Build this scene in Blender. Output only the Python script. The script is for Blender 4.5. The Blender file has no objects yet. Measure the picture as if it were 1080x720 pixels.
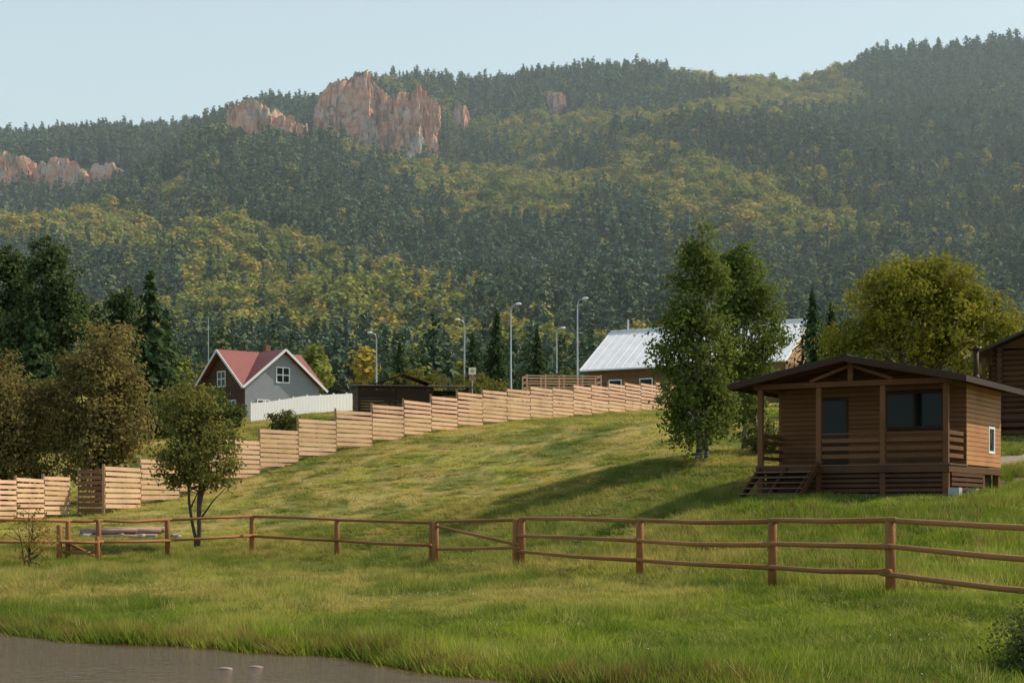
import bpy, math, random
import numpy as np
from mathutils import Vector, Matrix
random.seed(7); rng=np.random.default_rng(7)
scene=bpy.context.scene
COL=scene.collection

# ------------------------------------------------------------------ numeric helpers
def sstep(a,b,x):
    t=np.clip((x-a)/(b-a),0,1); return t*t*(3-2*t)
def hsh(i,j,s):
    v=np.sin(i*127.1+j*311.7+s*74.7)*43758.5453
    return v-np.floor(v)
def vnoise(x,y,s=0):
    xi=np.floor(x); yi=np.floor(y); fx=x-xi; fy=y-yi
    fx=fx*fx*(3-2*fx); fy=fy*fy*(3-2*fy)
    a=hsh(xi,yi,s); b=hsh(xi+1,yi,s); c=hsh(xi,yi+1,s); d=hsh(xi+1,yi+1,s)
    return (a*(1-fx)+b*fx)*(1-fy)+(c*(1-fx)+d*fx)*fy
def fbm(x,y,s=0,o=4):
    r=0; a=.5; t=0
    for k in range(o):
        r=r+a*vnoise(x*2**k,y*2**k,s+k*13); t+=a; a*=.5
    return r/t

# ------------------------------------------------------------------ terrain height
CP=np.array([
 (-40,45,.0),(-20,33,-.4),(-14,33,-.4),(-9,30.5,-.4),(-2.6,26,-.4),(.3,22.5,-.4),(3,19.5,-.4),(9,15,-.35),(20,12,-.2),(45,8,.3),
 (-20,45,-.1),(-8,42,-.15),(0,34,-.15),(4,26,-.15),(9,21,-.15),(-4,36,-.25),
 (7.5,25.2,0),(6.33,28.5,.02),(5,32.8,0),(2.93,39,0),(.285,46.7,0),(-2.46,52,0),(-6,58,.05),(-9,59,.1),(-11.5,57,.0),(-14,54,.0),(-18,52,0),
 (-11,61,.3),(-14,66,.7),(-22,66,.8),(-28,75,1.5),(-40,80,2.5),
 (13,50,2.),(7.6,53,2.),(10,51.5,2.),(13.5,56.5,2.3),(16,55,2.3),(11,57.5,2.4),(6.6,50,1.85),(11,40,.75),(14,42,1.2),(8,44,.9),(3,50,.75),(18,45,1.9),(25,50,3.),(17.5,59,3.1),(22,70,4.7),
 (6.9,62,3.4),(8.8,66,3.95),(0,60,1.6),(-5.6,72,1.9),(0,80,3.9),(6,85,5.8),(-10,75,1.9),
 (-19.1,80,1.55),(-17.3,83,2.),(-12.5,90,3.9),(-7,97,5.6),(-2.3,105,6.9),(3.8,115,8.),(11.6,130,9.4),(14,134,9.7),
 (-21,88,2.4),(-26,95,3.6),(-16,100,5.3),(12,100,7.6),(21,90,6.5),(35,90,7.5),(50,60,5),(24,130,10),(45,130,11),
 (-7,120,8.3),(-16,130,9.),(-24,115,6.5),(-35,130,7.),(-55,110,5.5),(-22,147,10),(-40,150,9.5),(0,150,11.5),(15,150,11.5),(30,150,11.8),(60,150,12.5),
 (-60,190,13),(0,190,14.5),(60,190,15.5),(-60,50,.5),(-60,230,17),(0,230,17.5),(70,230,18)],float)
def _K(d2):
    return np.where(d2>1e-9, d2*np.log(np.maximum(d2,1e-9)),0)
S=50.
cx,cy=CP[:,0]/S,CP[:,1]/S
n=len(CP)
A=np.zeros((n+3,n+3))
A[:n,:n]=_K((cx[:,None]-cx)**2+(cy[:,None]-cy)**2)+np.eye(n)*3e-4
A[:n,n]=1;A[:n,n+1]=cx;A[:n,n+2]=cy
A[n,:n]=1;A[n+1,:n]=cx;A[n+2,:n]=cy
W=np.linalg.solve(A,np.concatenate([CP[:,2],[0,0,0]]))
RX=np.array([-1200,-658,-480,-391,-276,-247,-178,-133,-89,-36,18,71,124,196,267,293,338,391,444,480,676,1200.])
RZ=np.array([335,343,343,345,352,371,378,398,400,391,400,407,407,400,396,407,420,425,430,432,436,430.])
BX=np.array([-80,-30,-14,-8.6,-2.5,.23,3,8,20,80.]); BY=np.array([44,36,31.6,28.7,24.1,20.9,18,14,10.5,6.])
def bank_y(x):
    return np.interp(x,BX,BY)+(vnoise(x*.9,x*0,3)-.5)*.8+(vnoise(x*3.1,x*0,9)-.5)*.3
WATER_Z=-.5
def H(x,y):
    x=np.asarray(x,float); y=np.asarray(y,float)
    sh=np.broadcast(x,y).shape
    x=np.broadcast_to(x,sh).ravel(); y=np.broadcast_to(y,sh).ravel()
    xc=np.clip(x,-75,75)/S; yc=np.clip(y,8,240)/S
    z=np.full(x.shape,W[n])+W[n+1]*xc+W[n+2]*yc
    for i in range(n):
        z+=W[i]*_K((xc-cx[i])**2+(yc-cy[i])**2)
    z+=(vnoise(x*.35,y*.35,5)-.5)*.16*np.clip(y/40,0,1)+(vnoise(x*1.1,y*1.1,6)-.5)*.06
    mid=12+(y-150)*.07
    w=sstep(150,240,y); z=z*(1-w)+mid*w
    s=np.clip((y-400)/1200,0,1); g=s**1.4
    zr=np.interp(x,RX,RZ)
    win=np.clip(s*(1-s)*4,0,1)
    warp=60*(fbm(x/260,y/260,31)-.5)
    mtn=29.5+(zr-29.5)*g+win*((fbm((x+warp)/190,(y+x*.5)/420,21)-.5)*100+(fbm(x/60,y/60,22)-.5)*22)
    # scree hollows below the crags
    for (a,b,rx_,ry_,am) in ((-192,1268,50,66,44),(-107,1300,62,60,27),(-350,1290,70,40,10)):
        mtn=mtn-am*np.exp(-(((x-a)/rx_)**2+((y-b)/ry_)**2))
    z=np.where(y>400,mtn,z)
    z=np.where(y>1600,zr-(y-1600)*.45,z)
    by=bank_y(x); d=by-y
    r=sstep(-.5,.9,d); z=z*(1-r)+(-1.3)*r
    nb=sstep(5,1.5,y); z=np.where(y<5,z*(1-nb)+(-.1)*nb,z)
    return z.reshape(sh)
def h1(x,y): return float(H(np.array([x]),np.array([y]))[0])

# meadow colour field shared by the ground sheet and the grass tufts
def meadow(x,y):
    x=np.asarray(x,float); y=np.asarray(y,float)
    def mx(c,d,f): return c*(1-f[...,None])+np.array(d)*f[...,None]
    L=fbm(x*.085+3,y*.05,101,5); M=fbm(x*.42,y*.22+7,102,5); Q=fbm(x*1.7,y*.9,103,4)
    hill=sstep(50,66,y)
    tan=np.exp(-(((x+6)/13)**2+((y-76)/15)**2))*.24
    c=np.zeros(x.shape+(3,))+np.array((.185,.275,.018))
    f=sstep(.42,.60,.62*L+.42*M+.10*hill-.03+tan)
    c=mx(c,(.52,.38,.14),f*.88)
    c=mx(c,(.38,.41,.07),sstep(.54,.70,M)*.55)
    c=mx(c,(.060,.135,.018),sstep(.47,.35,M)*.72)
    c=mx(c,(.080,.135,.02),sstep(.48,.62,Q)*.55)
    lush=np.exp(-((y-54)/5.)**2)*sstep(-12,-4,x)*sstep(9,5,x)
    c=mx(c,(.055,.155,.030),lush*.65)
    return c

# ------------------------------------------------------------------ material helpers
def newmat(name):
    m=bpy.data.materials.new(name); m.use_nodes=True
    nt=m.node_tree; nt.nodes.clear()
    return m,nt,nt.nodes,nt.links
def mixrgb(nt,fac,a,b,blend='MIX'):
    nd=nt.nodes.new('ShaderNodeMix'); nd.data_type='RGBA'; nd.blend_type=blend
    for s,v in ((nd.inputs[0],fac),(nd.inputs[6],a),(nd.inputs[7],b)):
        if hasattr(v,'is_output') : nt.links.new(v,s)
        elif isinstance(v,(int,float)): s.default_value=v
        else: s.default_value=(*v,1)
    return nd.outputs[2]
def mathn(nt,op,a,b=0,clamp=False):
    nd=nt.nodes.new('ShaderNodeMath'); nd.operation=op; nd.use_clamp=clamp
    for s,v in ((nd.inputs[0],a),(nd.inputs[1],b)):
        if hasattr(v,'is_output'): nt.links.new(v,s)
        else: s.default_value=v
    return nd.outputs[0]
def maprange(nt,v,a,b,c=0.,d=1.):
    nd=nt.nodes.new('ShaderNodeMapRange'); nt.links.new(v,nd.inputs[0])
    for k,q in zip((1,2,3,4),(a,b,c,d)): nd.inputs[k].default_value=q
    return nd.outputs[0]
def noise(nt,vec,scale,detail=4,rough=.55):
    nd=nt.nodes.new('ShaderNodeTexNoise'); nd.inputs['Scale'].default_value=scale
    nd.inputs['Detail'].default_value=detail; nd.inputs['Roughness'].default_value=rough
    if vec is not None: nt.links.new(vec,nd.inputs['Vector'])
    return nd.outputs['Fac']
def scaled(nt,vec,sc):
    nd=nt.nodes.new('ShaderNodeMapping'); nd.inputs['Scale'].default_value=sc
    nt.links.new(vec,nd.inputs['Vector']); return nd.outputs[0]
def bump(nt,h,strength=.4,dist=.05):
    nd=nt.nodes.new('ShaderNodeBump'); nd.inputs['Strength'].default_value=strength; nd.inputs['Distance'].default_value=dist
    nt.links.new(h,nd.inputs['Height']); return nd.outputs[0]
def principled(nt,col,rough=.7,metal=0.,nrm=None,spec=.3):
    p=nt.nodes.new('ShaderNodeBsdfPrincipled'); o=nt.nodes.new('ShaderNodeOutputMaterial')
    if hasattr(col,'is_output'): nt.links.new(col,p.inputs['Base Color'])
    else: p.inputs['Base Color'].default_value=(*col,1)
    if hasattr(rough,'is_output'): nt.links.new(rough,p.inputs['Roughness'])
    else: p.inputs['Roughness'].default_value=rough
    p.inputs['Metallic'].default_value=metal; p.inputs['Specular IOR Level'].default_value=spec
    if nrm is not None: nt.links.new(nrm,p.inputs['Normal'])
    nt.links.new(p.outputs[0],o.inputs[0]); return p
def wood(name,a,b,rough=.7,grain=(3,3,30)):
    m,nt,N,L=newmat(name)
    g=N.new('ShaderNodeNewGeometry'); tc=N.new('ShaderNodeTexCoord')
    n1=noise(nt,scaled(nt,tc.outputs['Object'],grain),1.,4)
    n2=noise(nt,tc.outputs['Object'],.8,2)
    f=mathn(nt,'ADD',mathn(nt,'MULTIPLY',g.outputs['Random Per Island'],.5),mathn(nt,'MULTIPLY',n1,.6),True)
    c=mixrgb(nt,f,a,b)
    c=mixrgb(nt,maprange(nt,n2,.45,.75,0,.45),c,tuple(v*.6 for v in a))
    principled(nt,c,rough,0,bump(nt,n1,.3,.01),.15)
    return m
def plain(name,col,rough=.6,metal=0.,var=.25,sc=3.):
    m,nt,N,L=newmat(name); tc=N.new('ShaderNodeTexCoord')
    n1=noise(nt,tc.outputs['Object'],sc,4)
    c=mixrgb(nt,n1,tuple(v*(1-var) for v in col),tuple(min(1,v*(1+var)) for v in col))
    principled(nt,c,rough,metal); return m
def leafmat(name,a,b,c3,trans=.35,rp=2.,rm=.8,leafvar=.9,objvar=0.):
    m,nt,N,L=newmat(name)
    at=N.new('ShaderNodeAttribute'); at.attribute_name='rnd'
    oi=N.new('ShaderNodeObjectInfo')
    f=mathn(nt,'ADD',mathn(nt,'MULTIPLY',at.outputs['Fac'],leafvar),.08,True)
    if objvar:
        fr=mathn(nt,'FRACT',mathn(nt,'MULTIPLY',oi.outputs['Random'],7.31))
        f=mathn(nt,'ADD',mathn(nt,'MULTIPLY',at.outputs['Fac'],leafvar),mathn(nt,'MULTIPLY',fr,objvar),True)
    c=mixrgb(nt,f,a,b)
    c=mixrgb(nt,mathn(nt,'MULTIPLY',mathn(nt,'POWER',oi.outputs['Random'],rp),rm),c,c3)
    d=N.new('ShaderNodeBsdfDiffuse'); o=N.new('ShaderNodeOutputMaterial'); L.new(c,d.inputs[0])
    if trans>0:
        t=N.new('ShaderNodeBsdfTranslucent'); mx=N.new('ShaderNodeMixShader')
        L.new(c,t.inputs[0]); mx.inputs[0].default_value=trans
        L.new(d.outputs[0],mx.inputs[1]); L.new(t.outputs[0],mx.inputs[2]); L.new(mx.outputs[0],o.inputs[0])
    else: L.new(d.outputs[0],o.inputs[0])
    return m

# ------------------------------------------------------------------ mesh helpers
def link(o,parent=None):
    COL.objects.link(o)
    if parent is not None: o.parent=parent
    return o
def np_mesh(name,V,F,mat=None,smooth=False,rnd=None):
    me=bpy.data.meshes.new(name)
    V=np.asarray(V,np.float32); F=np.asarray(F,np.int32); k=F.shape[1]
    me.vertices.add(len(V)); me.vertices.foreach_set('co',V.ravel())
    me.loops.add(F.size); me.loops.foreach_set('vertex_index',F.ravel())
    me.polygons.add(len(F)); me.polygons.foreach_set('loop_start',np.arange(0,F.size,k,dtype=np.int32))
    me.polygons.foreach_set('loop_total',np.full(len(F),k,np.int32))
    if smooth: me.polygons.foreach_set('use_smooth',np.ones(len(F),bool))
    me.update(calc_edges=True)
    if rnd is not None:
        a=me.attributes.new('rnd','FLOAT','FACE'); a.data.foreach_set('value',np.asarray(rnd,np.float32))
    if mat: me.materials.append(mat)
    return me
class MB:
    def __init__(s): s.v=[]; s.f=[]
    def add(s,vs,fs):
        b=len(s.v); s.v+= [tuple(v) for v in vs]; s.f+=[tuple(b+i for i in f) for f in fs]
    def box(s,c,d,rz=0.,M=None):
        vs=[]
        for sx in(-.5,.5):
            for sy in(-.5,.5):
                for sz in(-.5,.5): vs.append(Vector((sx*d[0],sy*d[1],sz*d[2])))
        if M is None: M=Matrix.Rotation(rz,3,'Z')
        vs=[M@v+Vector(c) for v in vs]
        s.add(vs,[(0,1,3,2),(4,6,7,5),(0,4,5,1),(2,3,7,6),(0,2,6,4),(1,5,7,3)])
    def bb(s,a,b):
        s.box([(a[i]+b[i])/2 for i in range(3)],[abs(b[i]-a[i]) for i in range(3)])
    def beam(s,p,q,w,h):
        p=Vector(p);q=Vector(q);d=q-p;L=d.length;x=d.normalized()
        up=Vector((0,0,1)) if abs(x.z)<.95 else Vector((0,1,0))
        y=up.cross(x).normalized(); z=x.cross(y)
        M=Matrix((x,y,z)).transposed(); s.box((p+q)/2,(L,w,h),M=M)
    def tube(s,pts,rad,seg=8):
        pts=[Vector(p) for p in pts]; b=len(s.v); m=len(pts)
        for i,p in enumerate(pts):
            t=(pts[min(i+1,m-1)]-pts[max(i-1,0)]).normalized()
            up=Vector((0,0,1)) if abs(t.z)<.9 else Vector((0,1,0))
            u=up.cross(t).normalized(); w=t.cross(u)
            for k in range(seg):
                a=2*math.pi*k/seg; s.v.append(tuple(p+(u*math.cos(a)+w*math.sin(a))*rad[i]))
        for i in range(m-1):
            for k in range(seg):
                k2=(k+1)%seg; s.f.append((b+i*seg+k,b+i*seg+k2,b+(i+1)*seg+k2,b+(i+1)*seg+k))
        s.f.append(tuple(b+k for k in range(seg))[::-1]); s.f.append(tuple(b+(m-1)*seg+k for k in range(seg)))
    def mesh(s,name,mat,smooth=False):
        me=bpy.data.meshes.new(name); me.from_pydata(s.v,[],s.f); me.update()
        if mat: me.materials.append(mat)
        if smooth: me.polygons.foreach_set('use_smooth',[True]*len(me.polygons))
        return me
    def obj(s,name,mat,parent=None,smooth=False,bevel=0):
        o=bpy.data.objects.new(name,s.mesh(name,mat,smooth)); link(o,parent)
        if bevel:
            b=o.modifiers.new('bevel','BEVEL'); b.width=bevel; b.segments=1
        return o
def empty(name,loc=(0,0,0),rz=0.):
    e=bpy.data.objects.new(name,None); COL.objects.link(e); e.location=loc; e.rotation_euler=(0,0,rz); e.empty_display_size=.3
    return e

# ------------------------------------------------------------------ foliage helpers
def unit(v): return v/np.maximum(np.linalg.norm(v,axis=1),1e-6)[:,None]
def leafquads(C,size,aspect=.55,nrm=None,jit=.55):
    N=len(C)
    nn=rng.normal(size=(N,3)) if nrm is None else unit(nrm)+rng.normal(size=(N,3))*jit
    nn=unit(nn); a=unit(np.cross(nn,rng.normal(size=(N,3)))); b=np.cross(nn,a)
    s=np.asarray(size).reshape(-1,1)*np.ones((N,1))
    V=np.stack([C-a*s,C+b*s*aspect,C+a*s,C-b*s*aspect],1).reshape(-1,3)
    F=np.arange(4*N).reshape(N,4); return V,F
def blob_clumps(blobs,nclump,shell=.55):
    blobs=np.array(blobs,float); vol=(blobs[:,3]*blobs[:,4]*blobs[:,5])**.7; p=vol/vol.sum()
    k=rng.choice(len(blobs),nclump,p=p); d=rng.normal(size=(nclump,3)); d/=np.linalg.norm(d,axis=1)[:,None]
    r=shell+(1-shell)*rng.random(nclump)**.7
    r*=rng.uniform(.82,1.12,nclump)
    return blobs[k,:3]+d*r[:,None]*blobs[k,3:6]
def broadleaf_meshes(name,height,blobs,nclump,per,clump_r,leaf,mat,bark,trunks,limbs=45,hang=0.,shell=.55,jit=.6,aspect=.55):
    C=blob_clumps(blobs,nclump,shell)
    cr=rng.uniform(.55,1.4,nclump)*clump_r
    cnt=rng.poisson(per*(cr/clump_r)**2)
    idx=np.repeat(np.arange(nclump),cnt)
    off=rng.normal(size=(len(idx),3))*.5; off[:,2]*=(.75+hang)
    P=C[idx]+off*cr[idx][:,None]
    cen=C.mean(0); cen[2]-=height*.1
    nrm=unit(off)*.8+unit(C[idx]-cen)*.6+np.array([0,0,.35])
    P[:,2]=np.maximum(P[:,2],.15)
    tone=rng.random(nclump)[idx]*.6+rng.random(len(idx))*.4
    V,F=leafquads(P,rng.uniform(.7,1.3,len(P))*leaf,aspect,nrm,jit)
    lm=np_mesh(name+'_crown',V,F,mat,rnd=tone)
    mb=MB()
    for (bx,by,tx,ty,th,r) in trunks:
        pts=[];rad=[]
        for i in range(9):
            t=i/8; w=.06*height/8
            pts.append((bx+(tx-bx)*t+math.sin(i*1.7+bx)*w*(i>0),by+(ty-by)*t+math.cos(i*2.1)*w*(i>0),-.25+(th+.25)*t)); rad.append(r*(1-.85*t)*(1.35 if i==0 else 1))
        mb.tube(pts,rad,8)
    order=rng.permutation(nclump)[:limbs]
    for c in order:
        q=C[c]; tr=trunks[rng.integers(len(trunks))]
        zt=min(max(q[2]-.35*math.hypot(q[0]-tr[0],q[1]-tr[1])-.15*height*random.random(),.12*height),tr[4]*.95); t=zt/tr[4]
        p=Vector((tr[0]+(tr[2]-tr[0])*t,tr[1]+(tr[3]-tr[1])*t,zt)); qv=Vector(q); m=(p+qv)/2+Vector((random.uniform(-.1,.1),random.uniform(-.1,.1),.06*height*random.random()))
        r0=tr[5]*(1-.8*t)*.5+.008
        mb.tube([p,m,qv],[r0,r0*.6,.006],5)
    return lm,mb.mesh(name+'_trunk',bark,True)
def place_tree(name,x,y,meshes,rz=0.,sc=1.,dz=0.):
    e=empty(name,(x,y,h1(x,y)+dz),rz); e.scale=(sc,)*3
    for me,nm in zip(meshes,('crown','trunk')):
        o=bpy.data.objects.new(nm,me); link(o,e)
    return e
def conifer_meshes(name,height,r,z0,layers,az,m,leaf,mat,bark,power=1.,tr=.16,droop=.25,jitter=.12,jit=.45):
    C=[];tone=[];sz=[];NR=[]
    mb=MB(); mb.tube([(0,0,-.4),(0,0,height*.5),(0,0,height*.98)],[tr,tr*.6,.02],6)
    for l in range(layers):
        t=l/(layers-1)
        z=z0+(height-z0)*t**.92
        rr=r*(1-t)**power+.12*r*(1-t)+.03*r
        for k in range(max(4,int(az*(1-.5*t)))):
            a=rng.random()*2*math.pi; L=rr*rng.uniform(.55,1.2); tn=rng.random()*.6; zz=z+rng.normal()*jitter*height/layers*3
            for j in range(m):
                q=(j+.6)/m; C.append((math.cos(a)*L*q+rng.normal()*leaf*.3,math.sin(a)*L*q+rng.normal()*leaf*.3,zz-droop*L*q*q+rng.normal()*leaf*.25))
                NR.append((math.cos(a),math.sin(a),.65))
                tone.append(tn+rng.random()*.4); sz.append(leaf*rng.uniform(.7,1.3)*(1-.45*t))
            if m>5 and k%3==0: mb.tube([(0,0,zz),(math.cos(a)*L*.9,math.sin(a)*L*.9,zz-droop*L*.8)],[.03,.008],4)
    C=np.array(C); C[:,2]=np.maximum(C[:,2],.1)
    V,F=leafquads(C,np.array(sz),.6,np.array(NR),jit)
    return np_mesh(name+'_crown',V,F,mat,rnd=tone), mb.mesh(name+'_trunk',bark,True)
def join_meshes(name,a,b):
    oa=bpy.data.objects.new(name,a); ob=bpy.data.objects.new(name+'_t',b)
    COL.objects.link(oa); COL.objects.link(ob)
    with bpy.context.temp_override(active_object=oa,object=oa,selected_objects=[oa,ob],selected_editable_objects=[oa,ob]):
        bpy.ops.object.join()
    return oa
def scatter(name,pts,rot,scl,idx,coll,gcol=None):
    me=bpy.data.meshes.new(name); me.vertices.add(len(pts)); me.vertices.foreach_set('co',np.asarray(pts,np.float32).ravel())
    a=me.attributes.new('rot','FLOAT_VECTOR','POINT'); a.data.foreach_set('vector',np.asarray(rot,np.float32).ravel())
    a=me.attributes.new('scl','FLOAT_VECTOR','POINT'); a.data.foreach_set('vector',np.asarray(scl,np.float32).ravel())
    a=me.attributes.new('idx','INT','POINT'); a.data.foreach_set('value',np.asarray(idx,np.int32))
    if gcol is not None:
        a=me.attributes.new('gcol','FLOAT_VECTOR','POINT'); a.data.foreach_set('vector',np.asarray(gcol,np.float32).ravel())
    o=bpy.data.objects.new(name,me); COL.objects.link(o)
    ng=bpy.data.node_groups.new(name,'GeometryNodeTree')
    ng.interface.new_socket('Geometry',in_out='INPUT',socket_type='NodeSocketGeometry')
    ng.interface.new_socket('Geometry',in_out='OUTPUT',socket_type='NodeSocketGeometry')
    N=ng.nodes; L=ng.links; gi=N.new('NodeGroupInput'); go=N.new('NodeGroupOutput')
    ip=N.new('GeometryNodeInstanceOnPoints'); ci=N.new('GeometryNodeCollectionInfo'); ci.inputs[0].default_value=coll
    ci.inputs[1].default_value=True; ci.inputs[2].default_value=True
    def na(nm,t):
        nd=N.new('GeometryNodeInputNamedAttribute'); nd.data_type=t; nd.inputs[0].default_value=nm
        return next(q for q in nd.outputs if q.enabled and q.name=='Attribute')
    e=N.new('FunctionNodeEulerToRotation'); L.new(na('rot','FLOAT_VECTOR'),e.inputs[0])
    L.new(gi.outputs[0],ip.inputs['Points']); L.new(ci.outputs[0],ip.inputs['Instance'])
    ip.inputs['Pick Instance'].default_value=True
    L.new(na('idx','INT'),ip.inputs['Instance Index']); L.new(e.outputs[0],ip.inputs['Rotation']); L.new(na('scl','FLOAT_VECTOR'),ip.inputs['Scale'])
    L.new(ip.outputs[0],go.inputs[0])
    md=o.modifiers.new('scatter','NODES'); md.node_group=ng
    return o

# ------------------------------------------------------------------ materials
M_bark=plain('bark_brown',(.09,.065,.045),.9,0,.5,6)
def birchbark():
    m,nt,N,L=newmat('birch_bark'); tc=N.new('ShaderNodeTexCoord')
    n1=noise(nt,scaled(nt,tc.outputs['Object'],(3,3,9)),1.5,4)
    principled(nt,mixrgb(nt,maprange(nt,n1,.44,.56),(.36,.33,.29),(.05,.045,.04)),.8); return m
M_birch=birchbark()
M_cabin=wood('cabin_brown_shaded',(.065,.028,.013),(.135,.062,.028),.6)  # cabin brown kept darker; shade of the front is put into the colour
M_cabin_sunlit=wood('cabin_siding_sunlit',(.38,.165,.065),(.56,.27,.12),.6)  # same cabin wood, sun on the side wall put into a lighter colour
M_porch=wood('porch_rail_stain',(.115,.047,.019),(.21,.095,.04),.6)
M_dark=wood('dark_stained_board',(.035,.019,.012),(.065,.035,.02),.6)
M_rail=wood('rail_fence_wood',(.22,.09,.03),(.38,.18,.07),.6)
M_slat=wood('slat_fence_wood',(.54,.32,.20),(.76,.50,.34),.65)
M_slatpost=wood('slat_fence_post_wood',(.38,.23,.14),(.48,.30,.18),.7)
M_deck=wood('grey_deck_board',(.12,.075,.05),(.20,.13,.085),.7)
M_logwall=wood('log_wall_brown',(.15,.075,.04),(.27,.15,.085),.75)
M_whitepaint=plain('white_paint',(.80,.80,.79),.5,0,.05)
M_greywall=plain('grey_siding',(.30,.31,.34),.7,0,.12,2)
M_metaldark=plain('dark_roof_metal',(.05,.034,.028),.55,.1,.2)
M_steel=plain('galvanised_steel',(.42,.44,.47),.5,.4,.1)
M_stone=plain('grey_stone',(.33,.29,.26),.9,0,.4,5)
M_conc=plain('concrete_pier',(.42,.41,.39),.9,0,.2,5)
def glassmat():
    m,nt,N,L=newmat('window_glass'); p=principled(nt,(.010,.011,.012),.08,0,None,.16); return m
M_glass=glassmat()
def roof_sheet(name,col,rough,metal,axis,freq):
    m,nt,N,L=newmat(name); tc=N.new('ShaderNodeTexCoord')
    w=N.new('ShaderNodeTexWave'); w.bands_direction=axis; w.inputs['Scale'].default_value=freq; L.new(tc.outputs['Object'],w.inputs['Vector'])
    n1=noise(nt,tc.outputs['Object'],1.2,5)
    c=mixrgb(nt,n1,tuple(v*.8 for v in col),tuple(min(1,v*1.15) for v in col))
    principled(nt,c,rough,metal,bump(nt,w.outputs['Fac'],.3,.03),.2); return m
M_redroof=roof_sheet('red_metal_tile',(.26,.09,.08),.6,.0,'X',1.4)
M_whiteroof=roof_sheet('white_metal_roof',(.88,.88,.87),.5,.0,'X',.7)

# ------------------------------------------------------------------ ground
def build_ground():
    ys=np.concatenate([np.arange(-40,12,1.5),np.arange(12,34,.16),np.arange(34,66,.30),np.arange(66,150,.7),np.arange(150,420,4.),np.arange(420,1700,8.),np.arange(1700,2700,50.)])
    us=np.linspace(-1,1,600); us=np.sign(us)*np.abs(us)**1.25
    X=us[None,:]*(32+.55*np.maximum(ys,0))[:,None]; Y=np.repeat(ys[:,None],len(us),1)
    Z=H(X,Y); V=np.stack([X,Y,Z],-1).reshape(-1,3)
    r,c=len(ys),len(us); i=np.arange(r*c).reshape(r,c)
    F=np.stack([i[:-1,:-1],i[:-1,1:],i[1:,1:],i[1:,:-1]],-1).reshape(-1,4)
    C=meadow(X,Y)
    def mx(c_,d,f): return c_*(1-f[...,None])+np.array(d)*f[...,None]
    C=mx(C,(.045,.065,.03),sstep(370,410,Y+fbm(X/30,Y/30,8)*40))
    C=mx(C,(.17,.08,.035),sstep(-.32,-.44,Z+(fbm(X*1.5,Y*1.5,88)-.5)*.16))
    d=np.hypot(X-18.2,Y-59)+fbm(X*.6,Y*.6,89)*3
    C=mx(C,(.44,.36,.27),sstep(6.2,4.4,d))
    m,nt,N,L=newmat('grassy_ground')
    at=N.new('ShaderNodeAttribute'); at.attribute_name='gcol'; g=N.new('ShaderNodeNewGeometry')
    nF=noise(nt,g.outputs['Position'],9,4,.7)
    col=mixrgb(nt,maprange(nt,nF,.42,.66,0,.6),at.outputs['Color'],(.07,.085,.02))
    principled(nt,col,.95,0,bump(nt,nF,.8,.15),.1)
    me=np_mesh('ground',V,F,m,True)
    a=me.attributes.new('gcol','FLOAT_VECTOR','POINT'); a.data.foreach_set('vector',C.reshape(-1,3).astype(np.float32).ravel())
    link(bpy.data.objects.new('ground',me))
build_ground()

def build_water():
    xs=np.linspace(-90,90,60); ys=np.linspace(0,46,30)
    X,Y=np.meshgrid(xs,ys); V=np.stack([X,Y,np.full_like(X,WATER_Z)],-1).reshape(-1,3)
    i=np.arange(V.shape[0]).reshape(X.shape); F=np.stack([i[:-1,:-1],i[:-1,1:],i[1:,1:],i[1:,:-1]],-1).reshape(-1,4)
    m,nt,N,L=newmat('river_water'); g=N.new('ShaderNodeNewGeometry')
    a=noise(nt,scaled(nt,g.outputs['Position'],(1,1.7,1)),4.2,4,.65)
    c=mixrgb(nt,noise(nt,scaled(nt,g.outputs['Position'],(1,3,1)),.8,3),(.045,.024,.011),(.085,.046,.021))
    nr=bump(nt,a,.5,.05)
    d=N.new('ShaderNodeBsdfDiffuse'); L.new(c,d.inputs[0]); gl=N.new('ShaderNodeBsdfGlossy'); gl.inputs['Roughness'].default_value=.05; gl.inputs['Color'].default_value=(1,.90,.78,1)
    L.new(nr,gl.inputs['Normal']); mx=N.new('ShaderNodeMixShader'); mx.inputs[0].default_value=.42
    o=N.new('ShaderNodeOutputMaterial'); L.new(d.outputs[0],mx.inputs[1]); L.new(gl.outputs[0],mx.inputs[2]); L.new(mx.outputs[0],o.inputs[0])
    link(bpy.data.objects.new('water',np_mesh('water',V,F,m,True)))
build_water()

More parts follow.
